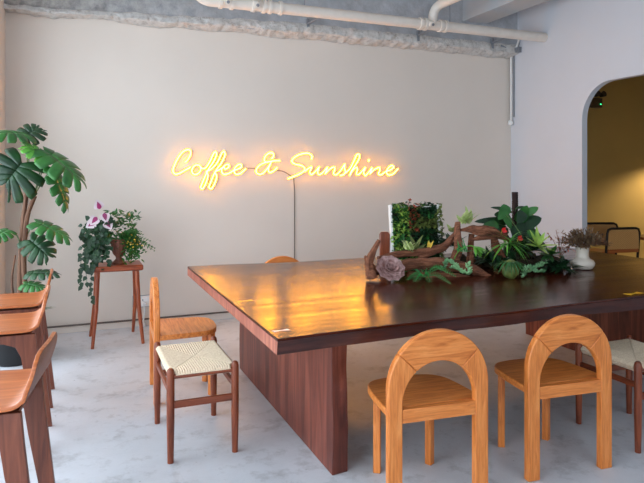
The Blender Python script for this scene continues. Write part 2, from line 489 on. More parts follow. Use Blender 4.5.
t = thing('wall_conduit', 'two thin vertical conduits ending in a round box at the back right corner', 'conduit', (0, 0, 0))
MB().tube([(4.845, 5.85, 2.08), (4.845, 5.85, 2.84), (4.845, 5.74, 2.96), (4.845, 5.70, 3.05)], .012, 10).build('conduit_pipe', M['white'], t)
MB().tube([(4.868, 5.83, 2.12), (4.868, 5.83, 3.0)], .008, 8).build('conduit_pipe', M['grey'], t)
MB().sphere((4.845, 5.86, 2.05), .036, 14, 8).build('junction_box', M['white'], t)
MB().tube([(4.845, 5.80, 2.90), (4.62, 5.76, 2.94)], .012, 8).box(4.82, 4.87, 5.70, 5.80, 2.87, 2.93).build('clamp', M['grey'], t)

# ------------------------------------------------------------------ neon sign
WY = 5.868
def zp(x0, y0, s, pts): return [(x0 + a / s, y0 + b / s) for a, b in pts]
A = lambda pts: zp(160, 140, 8.786, pts)
A3 = lambda pts: zp(160, 140, 5.152, pts)
B = lambda pts: zp(225, 140, 8.587, pts)
C_ = lambda pts: zp(285, 145, 10.733, pts)
D_ = lambda pts: zp(340, 145, 9.908, pts)
coffee = [
 A([(222, 195), (245, 170), (266, 130), (268, 100), (245, 85), (200, 105), (155, 165), (122, 235), (115, 275), (135, 300), (175, 290), (225, 262), (268, 240)]),
 A([(345, 222), (310, 222), (282, 255), (285, 290), (315, 303), (350, 280), (357, 245), (345, 222), (372, 250), (405, 240), (440, 185), (470, 120), (488, 106), (496, 130), (470, 190), (430, 250), (405, 300), (372, 375), (358, 415), (375, 428), (402, 380), (422, 310), (405, 278), (440, 262), (490, 215), (520, 165), (545, 112), (565, 106), (570, 135), (540, 200), (500, 255), (470, 310), (440, 385), (430, 415), (450, 428), (478, 385), (498, 320), (482, 282), (520, 262), (560, 238)])
 + A3([(335, 150), (354, 140), (352, 126), (335, 130), (318, 152), (324, 174), (348, 174), (378, 158), (400, 150), (418, 140), (416, 126), (399, 130), (382, 152), (388, 174), (412, 173), (442, 148)]),
]
amp = [B([(470, 178), (410, 180), (358, 190), (336, 172), (348, 138), (380, 112), (410, 114), (416, 140), (398, 160)]),
       B([(352, 190), (300, 215), (268, 256), (278, 288), (318, 290), (362, 246), (398, 188), (372, 246), (380, 276), (412, 268), (446, 238)])]
sun = [C_([(282, 150), (288, 118), (250, 90), (200, 90), (130, 115), (80, 155), (78, 185), (112, 206), (172, 220), (208, 245), (205, 275), (160, 308), (100, 335), (32, 362)]),
       C_([(215, 282), (250, 252), (286, 238), (266, 285), (282, 316), (325, 285), (366, 236), (350, 290), (368, 318), (410, 290), (456, 240), (428, 312)]),
       C_([(432, 306), (485, 255), (526, 238), (534, 262), (520, 302), (545, 320), (590, 282), (635, 215)]) + D_([(48, 196), (42, 225), (52, 262), (36, 292), (0, 300)]),
       D_([(40, 285), (70, 262), (105, 225), (140, 150), (168, 95), (190, 98), (186, 140), (150, 200), (112, 260), (95, 302)]),
       D_([(98, 296), (130, 244), (166, 224), (170, 250), (162, 285), (186, 290), (225, 252), (250, 224), (234, 270), (250, 302), (285, 268), (318, 226), (296, 285)]),
       D_([(298, 283), (345, 240), (388, 224), (394, 250), (380, 284), (405, 296), (450, 265), (500, 246), (530, 220), (515, 204), (482, 222), (460, 265), (478, 296), (522, 288), (575, 236)]),
       D_([(281, 160), (288, 148)])]
ns = thing('neon_sign', 'glowing orange cursive neon sign reading Coffee & Sunshine on the back wall', 'neon sign', (0, 0, 0))
def word(strokes, name):
    core, halo = MB(), MB()
    for stn in strokes:
        p3 = [at_y(u, v, WY) for u, v in stn]
        sp_ = spline(p3, 5)
        core.tube(sp_, .0062, 8); halo.tube([p + V((0, .0085, 0)) for p in sp_], .0115, 8)
    o = halo.build(name, M['neon_halo'], ns); core.build('glass_tube', M['neon_core'], o)
    for stn in strokes[:2]:
        for u, v in (stn[0], stn[len(stn) // 2]):
            p = at_y(u, v, WY); MB().tube([p + V((0, .012, 0)), (p.x, YB, p.z)], .004, 6).build('standoff', M['white'], ns)
word(coffee, 'word_coffee'); word(amp, 'ampersand'); word(sun, 'word_sunshine')
cb = spline([at_y(u, v, 5.889) for u, v in B([(450, 262), (500, 270), (550, 298), (585, 325)])] + [at_y(294, 182, 5.889), at_y(294.5, 200, 5.889), V((at_y(294.5, 200, 5.889).x, 5.889, .5)), V((at_y(294.5, 200, 5.889).x, 5.889, .07))], 4)
MB().tube(cb, .0042, 6).build('power_cable', M['cable'], ns)
MB().tube([at_y(246, 168, 5.889), at_y(256, 168.5, 5.889)], .0035, 6).build('link_cable', M['cable'], ns)

# ------------------------------------------------------------------ wall socket
p = at_y(142, 301, YB)
so = thing('wall_socket', 'white double wall socket low on the back wall with plug and hanging cable', 'socket', (p.x, YB, p.z - .05))
MB().box(-.08, .075, -.022, 0, 0, .1).build('face_plate', plain('socket_white', (246, 246, 244), .3, .01), so, bevel=.004)
MB().box(-.085, .08, -.008, 0, -.005, .105).build('back_box', M['grey'], so)
for hx in (-.05, .005): MB().box(hx - .003, hx + .003, -.0235, -.02, .055, .07).build('socket_slot', M['dark'], so)
MB().box(.0, .035, -.05, -.02, .01, .045).build('plug', M['white'], so, bevel=.004)
MB().tube(spline([V((.015, -.035, .02)), V((.02, -.035, -.05)), V((.01, -.03, -.12)), V((.0, -.02, -.16))], 4), .007, 8).build('cord', M['white'], so)
MB().sphere((.0, -.03, -.17), .034, 12, 8, (1, .5, 1.0)).build('adapter', M['white'], so)

# ------------------------------------------------------------------ big slab table
TT, TB = .75, .685
tb = thing('slab_table', 'very long dark brown wooden slab table on thick plank bases', 'table', (0, 0, 0))
front = [(.752, 2.31), (1.1, 2.335), (1.6, 2.35), (2.0, 2.355), (2.3, 2.38), (2.7, 2.395), (3.2, 2.40), (3.7, 2.38), (4.20, 2.36)]
back = [(4.21, 4.38), (3.6, 4.40), (2.9, 4.35), (2.1, 4.37), (1.5, 4.36), (1.1, 4.42), (.758, 4.44)]
fr = spline([V((a, b, 0)) for a, b in front], 4); bk = spline([V((a, b, 0)) for a, b in back], 4)
poly = [(q.x, q.y) for q in fr] + [(q.x, q.y) for q in bk]
MB().prism(poly, TT - .012, TT, 'xy').build('table_top', M['slab'], tb, smooth=False, bevel=.003)
# live edge: body under the top, its front edge undulating
body_top = poly; n = len(poly)
vs = [(x, y, TT - .012) for x, y in poly]; low = []
for i, (x, y) in enumerate(poly):
    yy = y; zz = TB - (.012 if x > 2.6 else 0) * (1 if y < 3 else 0) - .006 * noise.noise(V((x * 1.5, y, 0)))
    if y < 3: yy = y + .012 + .01 * noise.noise(V((x * 3, 0, 4)))
    low.append((x, yy, zz))
fs = [(i, (i + 1) % n, (i + 1) % n + n, i + n) for i in range(n)] + [tuple(range(n, 2 * n))]
bm_ = MB().add(vs + low, fs)
o = bm_.build('slab_body', M['slabfront'], tb, smooth=False)
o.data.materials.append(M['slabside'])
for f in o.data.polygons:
    if abs(f.normal.x) > .8: f.material_index = 1  # end faces take the lit tone
def base_slab(x0, th, y0, y1):
    b = MB(); k = 40; vs = []; fs = []
    for side in (0, 1):
        for i in range(k + 1):
            z = (TB - .014) * i / k
            wob = .010 * noise.noise(V((side * 9, z * 7, x0))) - .006 * math.sin(z * 9)
            ya = y0 + wob + (.012 if side else 0); yb = y1 - wob
            x = x0 + side * th
            vs += [(x, ya, z), (x, yb, z)]
    m_ = 2 * (k + 1)
    for i in range(k):
        a = 2 * i
        fs += [(a, a + 1, a + 3, a + 2), (a + m_, a + m_ + 2, a + m_ + 3, a + m_ + 1), (a, a + 2, a + 2 + m_, a + m_), (a + 1, a + 1 + m_, a + 3 + m_, a + 3)]
    fs += [(0, m_, m_ + 1, 1), (2 * k, 2 * k + 1, 2 * k + 1 + m_, 2 * k + m_)]
    return b.add(vs, fs).build('base', M['base'], tb, smooth=False, bevel=.004)
base_slab(1.115, .085, 2.60, 4.32); base_slab(3.72, .085, 2.62, 4.30)
def bowtie(u, v, mat, s, rz, nm='butterfly_inlay'):
    c = at_z(u, v, TT); m_ = Matrix.Translation(c) @ Matrix.Rotation(rz, 4, 'Z')
    pts = [(-1, -.42), (-.1, -.12), (1, -.42), (1, .42), (.1, .12), (-1, .42)]
    q = [m_ @ V((a * s, b * s, 0)) for a, b in pts]
    MB().prism([(p.x, p.y) for p in q], TT - .004, TT + .0006, 'xy').build(nm, mat, tb, smooth=False)
bowtie(244.5, 301, M['brass'], .045, R_(8)); bowtie(281, 330.5, M['pale_inlay'], .036, R_(5)); bowtie(634, 293.5, M['brass'], .06, R_(5))

# ------------------------------------------------------------------ arch back chair
def make_arch_chair(label):
    t = thing('arch_back_chair', label, 'chair', group=None)
    W, H, wi, ci = .236, .75, .172, .448; co = H - W; th = .018
    def arc(c, r, a0, a1, k=10): return [(r * math.cos(R_(a0 + (a1 - a0) * i / k)), c + r * math.sin(R_(a0 + (a1 - a0) * i / k))) for i in range(k + 1)]
    for s in (-1, 1):
        pl = [(W, 0)] + arc(co, W, 0, 38) + list(reversed(arc(ci, wi, 0, 52))) + [(wi, 0)]
        MB().prism([(s * a, b) for a, b in pl], -th, th).build('post', M['oak']['z'], t, bevel=.005)
    pl = arc(co, W, 38, 142, 18) + list(reversed(arc(ci, wi, 52, 128, 14)))
    MB().prism(pl, -th, th).build('back_crown', M['oak']['x'], t, bevel=.005)
    MB().box(-wi, wi, -th + .002, th - .002, .372, .43).build('rail', M['oak']['x'], t, bevel=.002)
    # seat: rounded front
    fr_ = [(W - .002, th), (.228, .12), (.216, .24), (.196, .32), (.145, .37), (.06, .39)]
    sp_ = [(q.x, q.y) for q in spline([V((a, b, 0)) for a, b in fr_], 5)]
    pl = sp_ + [(-a, b) for a, b in reversed(sp_)]
    MB().prism(pl, .398, .43, 'xy').build('seat', M['oak']['x'], t, bevel=.006)
    for s in (-1, 1):
        m_ = Matrix.Translation((s * .138, .345, 0)) @ Matrix.Rotation(R_(30 * s), 4, 'Z')
        MB().box(-.017, .017, -.017, .017, 0, .398, m_).build('leg', M['oak']['z'], t, bevel=.003)
    return t
G = 'oak chairs with arched backs around the slab table'
ac = make_arch_chair('oak chair with arched open back, left of the two in front of the table'); ac['group'] = G
ac.location = (1.435, 2.20, 0); ac.rotation_euler.z = R_(-5)
for x, y, rz, lab in ((2.16, 2.20, -5, 'oak chair with arched open back, right of the two in front of the table'),
                      (.475, 4.02, -93, 'oak arch-back chair seen edge-on at the left end of the table behind the woven stool'),
                      (1.575, 4.72, 180, 'oak chair behind the table, only the top of its curved back showing')):
    c = copy_tree(ac); c.location = (x, y, 0); c.rotation_euler.z = R_(rz); c['label'] = lab

# ------------------------------------------------------------------ woven stools
def make_woven(label, wx, wy, x, y, rz=0):
    t = thing('woven_stool', label, 'stool', (x, y, 0), R_(rz), 'red brown stools with woven paper cord seats')
    for sx_ in (-1, 1):
        for sy_ in (-1, 1):
            px, py = sx_ * wx / 2, sy_ * wy / 2
            MB().tube([(px, py, 0), (px, py, .2), (px, py, .44), (px, py, .456), (px, py, .463)], [.015, .019, .0195, .016, .008], 14).build('leg', M['walnut']['z'], t)
    for s in (-1, 1):
        MB().box(-wx / 2, wx / 2, s * wy / 2 - .009, s * wy / 2 + .009, .265, .3).build('stretcher', M['walnut']['x'], t, bevel=.004)
        MB().box(s * wx / 2 - .009, s * wx / 2 + .009, -wy / 2, wy / 2, .325, .355).build('stretcher', M['walnut']['y'], t, bevel=.004)
        MB().tube([(-wx / 2, s * wy / 2, .42), (wx / 2, s * wy / 2, .42)], .012, 8).build('seat_rail', M['walnut']['x'], t)
    # envelope weave
    g = MB(); N = 150; a, b = wx / 2 + .012, wy / 2 + .012; vs = []; fs = []
    for lay in (0, 1):
        for i in range(N + 1):
            for j in range(N + 1):
                u, v = -1 + 2 * i / N, -1 + 2 * j / N
                x_, y_ = u * a, v * b
                side = abs(u) - abs(v)
                ph = (y_ if side > 0 else x_) / .0125
                rid = abs(math.sin(math.pi * ph))
                if abs(side) < .03: rid *= .2
                edge = max(abs(u), abs(v))
                drop = .016 * max(0, (edge - .86) / .14) ** 2
                sag = -.010 * (1 - u * u) * (1 - v * v)
                z = (.444 + sag - drop + .004 * rid) if lay == 0 else (.400 + .03 * max(0, (edge - .86) / .14) ** 2)
                if max(0, abs(u) - (1 - .035 / a)) * max(0, abs(v) - (1 - .035 / b)) > 0:
                    # notched corners where the leg tops come through
                    x_ = math.copysign(a - .032, u) if abs(u) * a > a - .032 else x_
                    y_ = math.copysign(b - .032, v) if abs(v) * b > b - .032 else y_
                vs.append((x_, y_, z))
    K = (N + 1) ** 2
    for i in range(N):
        for j in range(N):
            q = i * (N + 1) + j
            fs.append((q, q + N + 1, q + N + 2, q + 1)); fs.append((q + K, q + K + 1, q + K + N + 2, q + K + N + 1))
    for i in range(N):
        for (p_, q_) in ((i, i + 1), (N * (N + 1) + i, N * (N + 1) + i + 1), (i * (N + 1), (i + 1) * (N + 1)), (i * (N + 1) + N, (i + 1) * (N + 1) + N)):
            fs.append((p_, q_, q_ + K, p_ + K))
    g.add(vs, fs).build('woven_seat', M['cord'], t)
    return t
make_woven('stool with pale woven cord seat at the left end of the table', .322, .512, .594, 3.275)
make_woven('woven cord stool right of the arched chairs, cut by the right edge of the photo', .39, .39, 2.845, 2.43)

# ------------------------------------------------------------------ tall wooden plant stool
ts = thing('tall_stool', 'tall reddish wooden stool with splayed legs holding the ivy urn', 'stool', (.33, 5.45, 0))
pl = [(-.2, -.13), (-.19, -.155), (.19, -.165), (.205, -.15), (.205, .14), (.19, .155), (-.19, .155), (-.2, .14)]
MB().prism(pl, .612, .66, 'xy').build('seat', M['stoolwood']['x'], ts, bevel=.012, seg=3)
for sx_, sy_, bx, by in ((-1, -1, -.2, -.195), (1, -1, .2, -.18), (1, 1, .155, .255), (-1, 1, -.205, .235)):
    MB().tube([(sx_ * .155, sy_ * .11, .615), (sx_ * .17, by * .75, .3), (bx, by, 0)], [.019, .018, .013], 12).build('leg', M['stoolwood']['z'], ts)

# ------------------------------------------------------------------ bent plywood counter stools on the left
SIDE = 1
def make_ply(label):
    # local: +x is the sitter's back side, y along the row
    t = thing('plywood_stool', label, 'stool', group='bent plywood stools in a row at the left window')
    hw = .215; prof = [(-.44, .618), (-.40, .632), (-.25, .630), (-.10, .628), (-.05, .634), (-.024, .655), (-.008, .70), (.012, .76), (.022, .805)]
    sp_ = spline([V((a, b, 0)) for a, b in prof], 5); g = MB(); vs = []; fs = []; n_ = 12
    tot = len(sp_)
    for i, q in enumerate(sp_):
        rise = max(0, q.y - .65) / .16
        hwi = hw * (1 - .12 * rise * rise)
        for j in range(n_ + 1):
            s = -1 + 2 * j / n_
            vs.append((q.x - .012 * rise * s * s, s * hwi, q.y - (.035 * rise * s ** 6) + (.006 * s * s if rise == 0 else 0)))
    for i in range(tot - 1):
        for j in range(n_):
            a = i * (n_ + 1) + j; fs.append((a, a + 1, a + n_ + 2, a + n_ + 1))
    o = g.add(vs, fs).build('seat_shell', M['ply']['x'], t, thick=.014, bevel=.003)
    o.data.materials.append(M['plydark']); o.modifiers['solid'].material_offset = SIDE; o.modifiers['solid'].material_offset_rim = 0  # outer face in the darker wood: its shade is put into the colour
    for s in (-1, 1):
        ys = s * .175
        # inverted U side frame with tapered splayed legs; outline in x,z
        pl = [(-.44, 0), (-.405, 0), (-.345, .40), (-.335, .50), (-.30, .555), (-.24, .572), (-.18, .572), (-.125, .55), (-.10, .50), (-.085, .40), (-.01, 0), (.032, 0), (-.025, .50), (-.035, .612), (-.40, .612), (-.405, .5)]
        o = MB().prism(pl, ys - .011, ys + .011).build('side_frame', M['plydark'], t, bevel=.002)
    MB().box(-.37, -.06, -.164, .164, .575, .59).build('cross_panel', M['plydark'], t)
    return t
GP = [('bent plywood stool in the window row, farthest from the viewer beside the monstera', -.155, 4.19, 0),
      ('bent plywood stool in the window row, second farthest, its side arch showing the black pot', -.150, 3.545, 0),
      ('nearest bent plywood stool at the left edge, its leaning back turned to the viewer', -.108, 2.43, 8)]
ps = make_ply(GP[0][0]); ps.location = (GP[0][1], GP[0][2], 0)
for lab, x, y, rz in GP[1:]:
    c = copy_tree(ps); c.location = (x, y, 0); c.rotation_euler.z = R_(-rz); c['label'] = lab

# ------------------------------------------------------------------ monstera
def mleaf(parent, att, tip, nrm, W, mat, nl=5, fold=.10, droop=.30, label=None, halves=(-1, 1), gap=.27):
    """split leaf: att = petiole joint, tip = leaf tip, nrm = facing"""
    att, tip = V(att), V(tip); L = (tip - att).length
    d, sd, nn = frame(tip - att, nrm)
    nn = -nn if nn.dot(V(nrm)) < 0 else nn
    g = MB()
    for s in halves:
        for i in range(nl):
            t0, t1 = i / nl, (i + 1) / nl
            rows = []
            for fi, fr_ in enumerate((0, .22, .42, .66, .86, 1.0)):
                shr = (0, 0, 0, gap * .6, gap * .9, .5)[fi] * .5
                row = []
                for k in range(4):
                    tt = (t0 + (t1 - t0) * (shr + (1 - 2 * shr) * k / 3))
                    ang = R_(138 - 116 * tt ** .85)
                    ln = W * (.72 + .42 * math.sin(math.pi * (.12 + .7 * tt))) * (1 - .42 * max(0, tt - .55) / .45)
                    x = L * .86 * tt + math.cos(ang) * ln * fr_ ; y = math.sin(ang) * ln * fr_
                    if tt > .9: x = min(x, L * 1.0)
                    z = fold * W * fr_ - (fold * W + droop * W) * fr_ * fr_ - droop * L * .6 * (x / L) ** 2 * (1 if x > 0 else 0)
                    row.append(att + d * x + sd * s * y + nn * z)
                rows.append(row)
            vs = [p for r in rows for p in r]
            fs = [(a * 4 + b, a * 4 + b + 1, a * 4 + b + 5, a * 4 + b + 4) for a in range(5) for b in range(3)]
            g.add(vs, fs)
    o = g.build('leaf', mat, parent, thick=.0015)
    if label: o['label'] = label
    return o
mp = thing('monstera_plant', 'tall monstera plant with large split leaves in a black pot at the left', 'potted plant', (-.42, 5.12, 0))
off = V((-.42, 5.12, 0))
MB().lathe([(.13, 0), (.15, .02), (.175, .30), (.18, .33), (.165, .33), (.16, .29)], n=32).build('pot', M['black'], mp)
MB().lathe([(.158, .28), (.155, .30), (.01, .305)], n=24).build('soil', M['soil'], mp)
def mw(u, v, Y): return at_y(u, v, Y) - off
def S(pts, r, mat='bark', name='stem'): return MB().tube(spline(pts, 6), r if not hasattr(r, '__len__') else [r[0] + (r[1] - r[0]) * i / (6 * (len(pts) - 1)) for i in range(6 * (len(pts) - 1) + 1)], 10, rough=.15, rs=20).build(name, M[mat], mp)
S([V((0.06, 0, .3)), mw(20, 290, 5.12), mw(21, 250, 5.12), mw(23, 222, 5.12), mw(27, 190, 5.12)], [.022, .017])
S([V((0.09, -.02, .3)), mw(24, 270, 5.1), mw(25, 235, 5.1), mw(28, 214, 5.1), mw(35, 196, 5.1)], [.02, .016])
S([V((0.02, .02, .3)), mw(12, 285, 5.15), mw(15, 255, 5.15)], [.010, .007])
LV = [  # attach px, tip px, Y att, Y tip, normal, width, material, origin px
 ((27, 134), (-10, 128), 5.05, 4.90, (.05, -.45, .9), .15, 'g_mid', (27, 192)),
 ((24, 137), (40, 125), 5.10, 5.14, (-.2, -.9, .4), .13, 'g_dark', (27, 192)),
 ((44, 150), (88, 178), 5.00, 4.84, (.35, -.55, .85), .20, 'g_mid', (34, 196)),
 ((46, 157), (26, 142), 5.0, 4.96, (-.25, -.5, .85), .12, 'g_bright', (34, 196)),
 ((22, 163), (4, 184), 4.95, 4.86, (0, -1, .25), .21, 'g_dark', (27, 190)),
 ((52, 168), (74, 211), 5.02, 4.92, (.75, -.8, .3), .11, 'g_mid', (34, 196)),
 ((36, 222), (74, 236), 5.0, 4.92, (.1, -.5, .85), .12, 'g_mid', (24, 240)),
 ((30, 240), (50, 256), 4.98, 4.9, (.1, -.9, .5), .14, 'g_dark', (23, 262)),
 ((8, 230), (-8, 236), 5.0, 4.9, (-.2, -.7, .7), .10, 'g_mid', (22, 250)),
 ((28, 273), (60, 270), 5.0, 4.9, (0, -.5, .9), .085, 'g_dark', (22, 285)),
 ((24, 284), (45, 286), 4.98, 4.92, (0, -.6, .9), .08, 'g_mid', (21, 292)),
]
for a, tp, ya, yt, nr, wd, mt, og in LV:
    A_, T_ = mw(a[0], a[1], ya), mw(tp[0], tp[1], yt)
    mleaf(mp, A_, T_, nr, wd * (.9 if wd > .205 else .74), M[mt])
    O_ = mw(og[0], og[1], 5.11)
    mid = (A_ + O_) * .5 + V((0.01, .03, .03))
    MB().tube(spline([O_, mid, A_], 5), .0045, 7).build('petiole', M['stem'], mp)
g = MB()
for i in range(10):
    a = random.uniform(0, 6.28)
    g.leaf((.06 * math.cos(a), .06 * math.sin(a) - .02, .3), (math.cos(a), math.sin(a), 1.0), (0, 0, 1), .22, .03, 6, .5)
g.build('grass_leaves', M['g_mid'], mp)

# ------------------------------------------------------------------ urn with ivy and fern on the tall stool
uc = V((.345, 5.42, .661))
ur = thing('ivy_urn', 'brown footed urn with trailing ivy, fern and pink striped leaves on the tall stool', 'potted plant', uc)
MB().lathe([(.052, 0), (.056, .012), (.04, .025), (.024, .045), (.024, .06), (.045, .085), (.058, .12), (.066, .175), (.075, .2), (.078, .212), (.066, .212), (.06, .19)], n=48, flute=.03, nf=16).build('urn', M['terracotta'], ur)
MB().lathe([(.062, .18), (.06, .2), (.005, .215)], n=20).build('soil', M['soil'], ur)
def uw(u, v, Y): return at_y(u, v, Y) - uc
g = MB(); rnd = random.Random(3)
for i in range(230):   # ivy mass on the left
    u = rnd.gauss(97, 7.5); v = rnd.gauss(242, 13)
    p = uw(min(110, max(81, u)), min(268, max(216, v)), 5.36 + rnd.uniform(-.09, .06))
    d = V((rnd.uniform(-1, .6), rnd.uniform(-1, .1), rnd.uniform(-1.2, .1)))
    g.leaf(p, d, (0, -1, .6), rnd.uniform(.035, .06), rnd.uniform(.03, .05), 4, .3, .2, .6)
trails = [[(98, 235), (90, 240), (86, 262), (87, 285)], [(96, 240), (84, 250), (80, 272), (82, 288)], [(100, 245), (93, 262), (91, 285), (92, 302)]]
vin = MB()
for tr_ in trails:
    pts = spline([uw(a, b, 5.27) for a, b in tr_], 8); vin.tube(pts, .0018, 5)
    for q in pts[3::2]:
        g.leaf(q, (rnd.uniform(-1, 1), -.4, -1), (0, -1, .3), .045, .036, 4, .2, .2, .6)
g.build('ivy_foliage', M['g_dark'], ur); vin.build('ivy_vine', M['stem'], ur)
g = MB()
for i in range(34):   # fern fronds
    a = rnd.uniform(-.6, 1.9); el = rnd.uniform(.2, 1.3); L = rnd.uniform(.13, .24)
    d0 = V((math.cos(a) * math.cos(el), math.sin(a) * math.cos(el) * .5 - .3, math.sin(el)))
    b0 = V((.02, -.02, .2))
    pts = [b0 + d0 * L * t_ + V((.06, -.02, -.14)) * t_ * t_ for t_ in [k / 12 for k in range(13)]]
    g.tube(pts, .0015, 4)
    for k in range(2, 13):
        dd = (pts[k] - pts[k - 1]).normalized(); sd = dd.cross(V((0, -.4, 1))).normalized()
        for s in (-1, 1): g.leaf(pts[k], sd * s + dd * .4, (0, -.5, 1), .042 * math.sin(math.pi * (.15 + .8 * k / 13)), .010, 3, .1)
g.build('fern_fronds', M['g_mid'], ur)
g = MB()
for i in range(220):
    p = V((rnd.gauss(.09, .04), rnd.uniform(-.1, .06), rnd.gauss(.14, .065)))
    if p.z < .0: p.z = .02
    g.leaf(p, (rnd.uniform(-.4, 1), rnd.uniform(-1, .2), rnd.uniform(-.6, 1)), (0, -.5, 1), rnd.uniform(.025, .05), .02, 4, .3)
for i in range(330):
    p = uw(rnd.uniform(100, 138), rnd.uniform(211, 244), 5.40 + rnd.uniform(-.07, .06))
    if abs(p.x - .06) > .16: continue
    g.leaf(p, (rnd.uniform(-1, 1), rnd.uniform(-1, .2), rnd.uniform(-.3, 1)), (0, -.5, 1), rnd.uniform(.03, .055), .022, 4, .3)
g.build('small_leaf_foliage', M['g_mid'], ur)
g = MB()
for i in range(30):
    p = V((rnd.gauss(.10, .03), rnd.uniform(-.12, -.03), rnd.gauss(.19, .03)))
    g.leaf(p, (rnd.uniform(-1, 1), -.5, rnd.uniform(-.4, 1)), (0, -1, .5), .022, .012, 3, .2)
g.build('yellow_leaves', M['g_yellow'], ur)
M['cream'] = leafmat('cream_leaf', (210, 190, 196), (236, 222, 226)); M['magenta'] = leafmat('magenta_stripe', (120, 30, 80), (170, 50, 110))
for u, v, dx, dz in ((97, 217, -.5, -.6), (104, 213, .25, -1), (95, 222, -.7, -.4), (106, 221, .5, -.8), (100, 209, -.3, .9)):
    b0 = uw(u, v, 5.30); dv = V((dx, -.25, dz))
    o = MB().leaf(b0, dv, (0, -1, .3), .085, .085, 7, .1, .05, .6).build('striped_leaf', M['cream'], ur, label='cream leaf with a magenta centre')
    MB().leaf(b0 + V((0, -.005, 0)), dv, (0, -1, .3), .066, .036, 7, .1, .05, .6).build('stripe', M['magenta'], o)

# ------------------------------------------------------------------ driftwood planting on the table
def T(u, v): return at_z(u, v, TT)
def on(u, v, Y): return at_y(u, v, Y)
def log(name, pts, r, label, cat='driftwood', group=None, n=18, rough=.45, sq=.85):
    base = V(pts[len(pts) // 2]); zmin = TT
    t = MB(); k = 8; sp_ = spline([V(p) for p in pts], k)
    rr = []
    for i in range(len(sp_)):
        f = i / k; a = int(min(f, len(r) - 2)); rr.append(r[a] + (r[a + 1] - r[a]) * (f - a))
    t.tube(sp_, rr, n, rough=rough, rs=9, sq=sq)
    return t
dw = thing('driftwood_log', 'long reddish brown driftwood log lying across the table with a raised stub at its left', 'driftwood', (0, 0, 0))
dw['group'] = 'driftwood pieces of the planting'
def dlog(pts, r, par, name, rough=.55, sq=.8, n=22):
    k = 10; sp_ = spline([V(p) for p in pts], k); rr = []
    for i in range(len(sp_)):
        f = i / k; a = int(min(f, len(r) - 2)); rr.append(r[a] + (r[a + 1] - r[a]) * (f - a))
    g = MB().tube(sp_, rr, n, sq=sq)
    # weathered grooves along the grain plus knots
    vs = []; m = len(sp_)
    for idx, p in enumerate(g.v):
        i, j = divmod(idx, n); c = sp_[i]; q = V(p) - c; t = 6.2832 * j / n
        gr = noise.noise(V((math.cos(t) * 2.6, math.sin(t) * 2.6, i * .05 + c.x * 1.5)))
        kn = noise.noise(V(p) * 14)
        w_ = 1 + rough * (gr * .9 + kn * .55)
        vs.append(tuple(c + q * w_))
    g.v = vs
    return g.build(name, M['drift'], par, angle=70)
dlog([on(368, 272, 3.46), on(388, 268, 3.42), on(415, 264, 3.40), on(445, 264, 3.38), on(475, 270, 3.32), on(504, 286, 3.24)], [.03, .042, .040, .045, .042, .008], dw, 'trunk')
dlog([on(408, 274, 3.40), on(440, 276, 3.36), on(470, 280, 3.30), on(498, 287, 3.24)], [.02, .035, .03, .008], dw, 'trunk')
dlog([on(372, 278, 3.38), on(369, 264, 3.38), on(373, 252, 3.36), on(379, 240, 3.34)], [.036, .03, .024, .012], dw, 'branch_stub')
dlog([on(376, 272, 3.40), on(368, 262, 3.42), on(365, 256, 3.42)], [.03, .022, .010], dw, 'branch_stub')
dlog([on(378, 258, 3.5), on(400, 254, 3.5), on(425, 252, 3.5), on(445, 246, 3.52), on(456, 232, 3.56)], [.014, .028, .03, .03, .012], dw, 'branch')
dlog([on(420, 258, 3.47), on(438, 250, 3.5), on(450, 243, 3.52)], [.02, .024, .010], dw, 'branch')
dlog([on(452, 268, 3.44), on(458, 250, 3.46), on(458, 234, 3.5), on(458, 222, 3.52)], [.03, .03, .024, .016], dw, 'branch')
d2 = thing('driftwood_branch', 'shorter driftwood branch propped up behind the log between the leaves', 'driftwood', (0, 0, 0))
d2['group'] = 'driftwood pieces of the planting'
dlog([on(460, 230, 3.5), on(474, 230, 3.46), on(490, 232, 3.44), on(512, 241, 3.42)], [.010, .034, .042, .012], d2, 'branch', .8)
dlog([on(470, 240, 3.45), on(490, 236, 3.43), on(506, 234, 3.43)], [.010, .025, .018], d2, 'branch', .8)
dlog([on(494, 238, 3.46), on(498, 252, 3.46), on(506, 268, 3.42), on(512, 279, 3.36)], [.025, .035, .035, .02], d2, 'branch_foot', .8)
dlog([on(472, 234, 3.5), on(470, 250, 3.5), on(470, 266, 3.47)], [.02, .02, .025], d2, 'branch_foot', .8)
# moss mound that carries the plants
g = MB()
for u, v, Y, r in ((430, 262, 3.6, .06), (460, 262, 3.6, .07), (490, 265, 3.6, .08), (520, 266, 3.5, .085), (545, 266, 3.45, .07), (480, 262, 3.72, .07), (520, 258, 3.72, .07), (560, 268, 3.42, .045)):
    p = on(u, v, Y); p.z = TT + r * .45; g.sphere(p, r, 20, 12, (1.5, 1.1, .75), rough=.6)
mm = g.build('moss_mound', plain('brown_moss', (58, 48, 30), .95, .5, 40, bmp=1)); tag(mm, 'dark brown mossy mound under the plants on the table', 'moss')
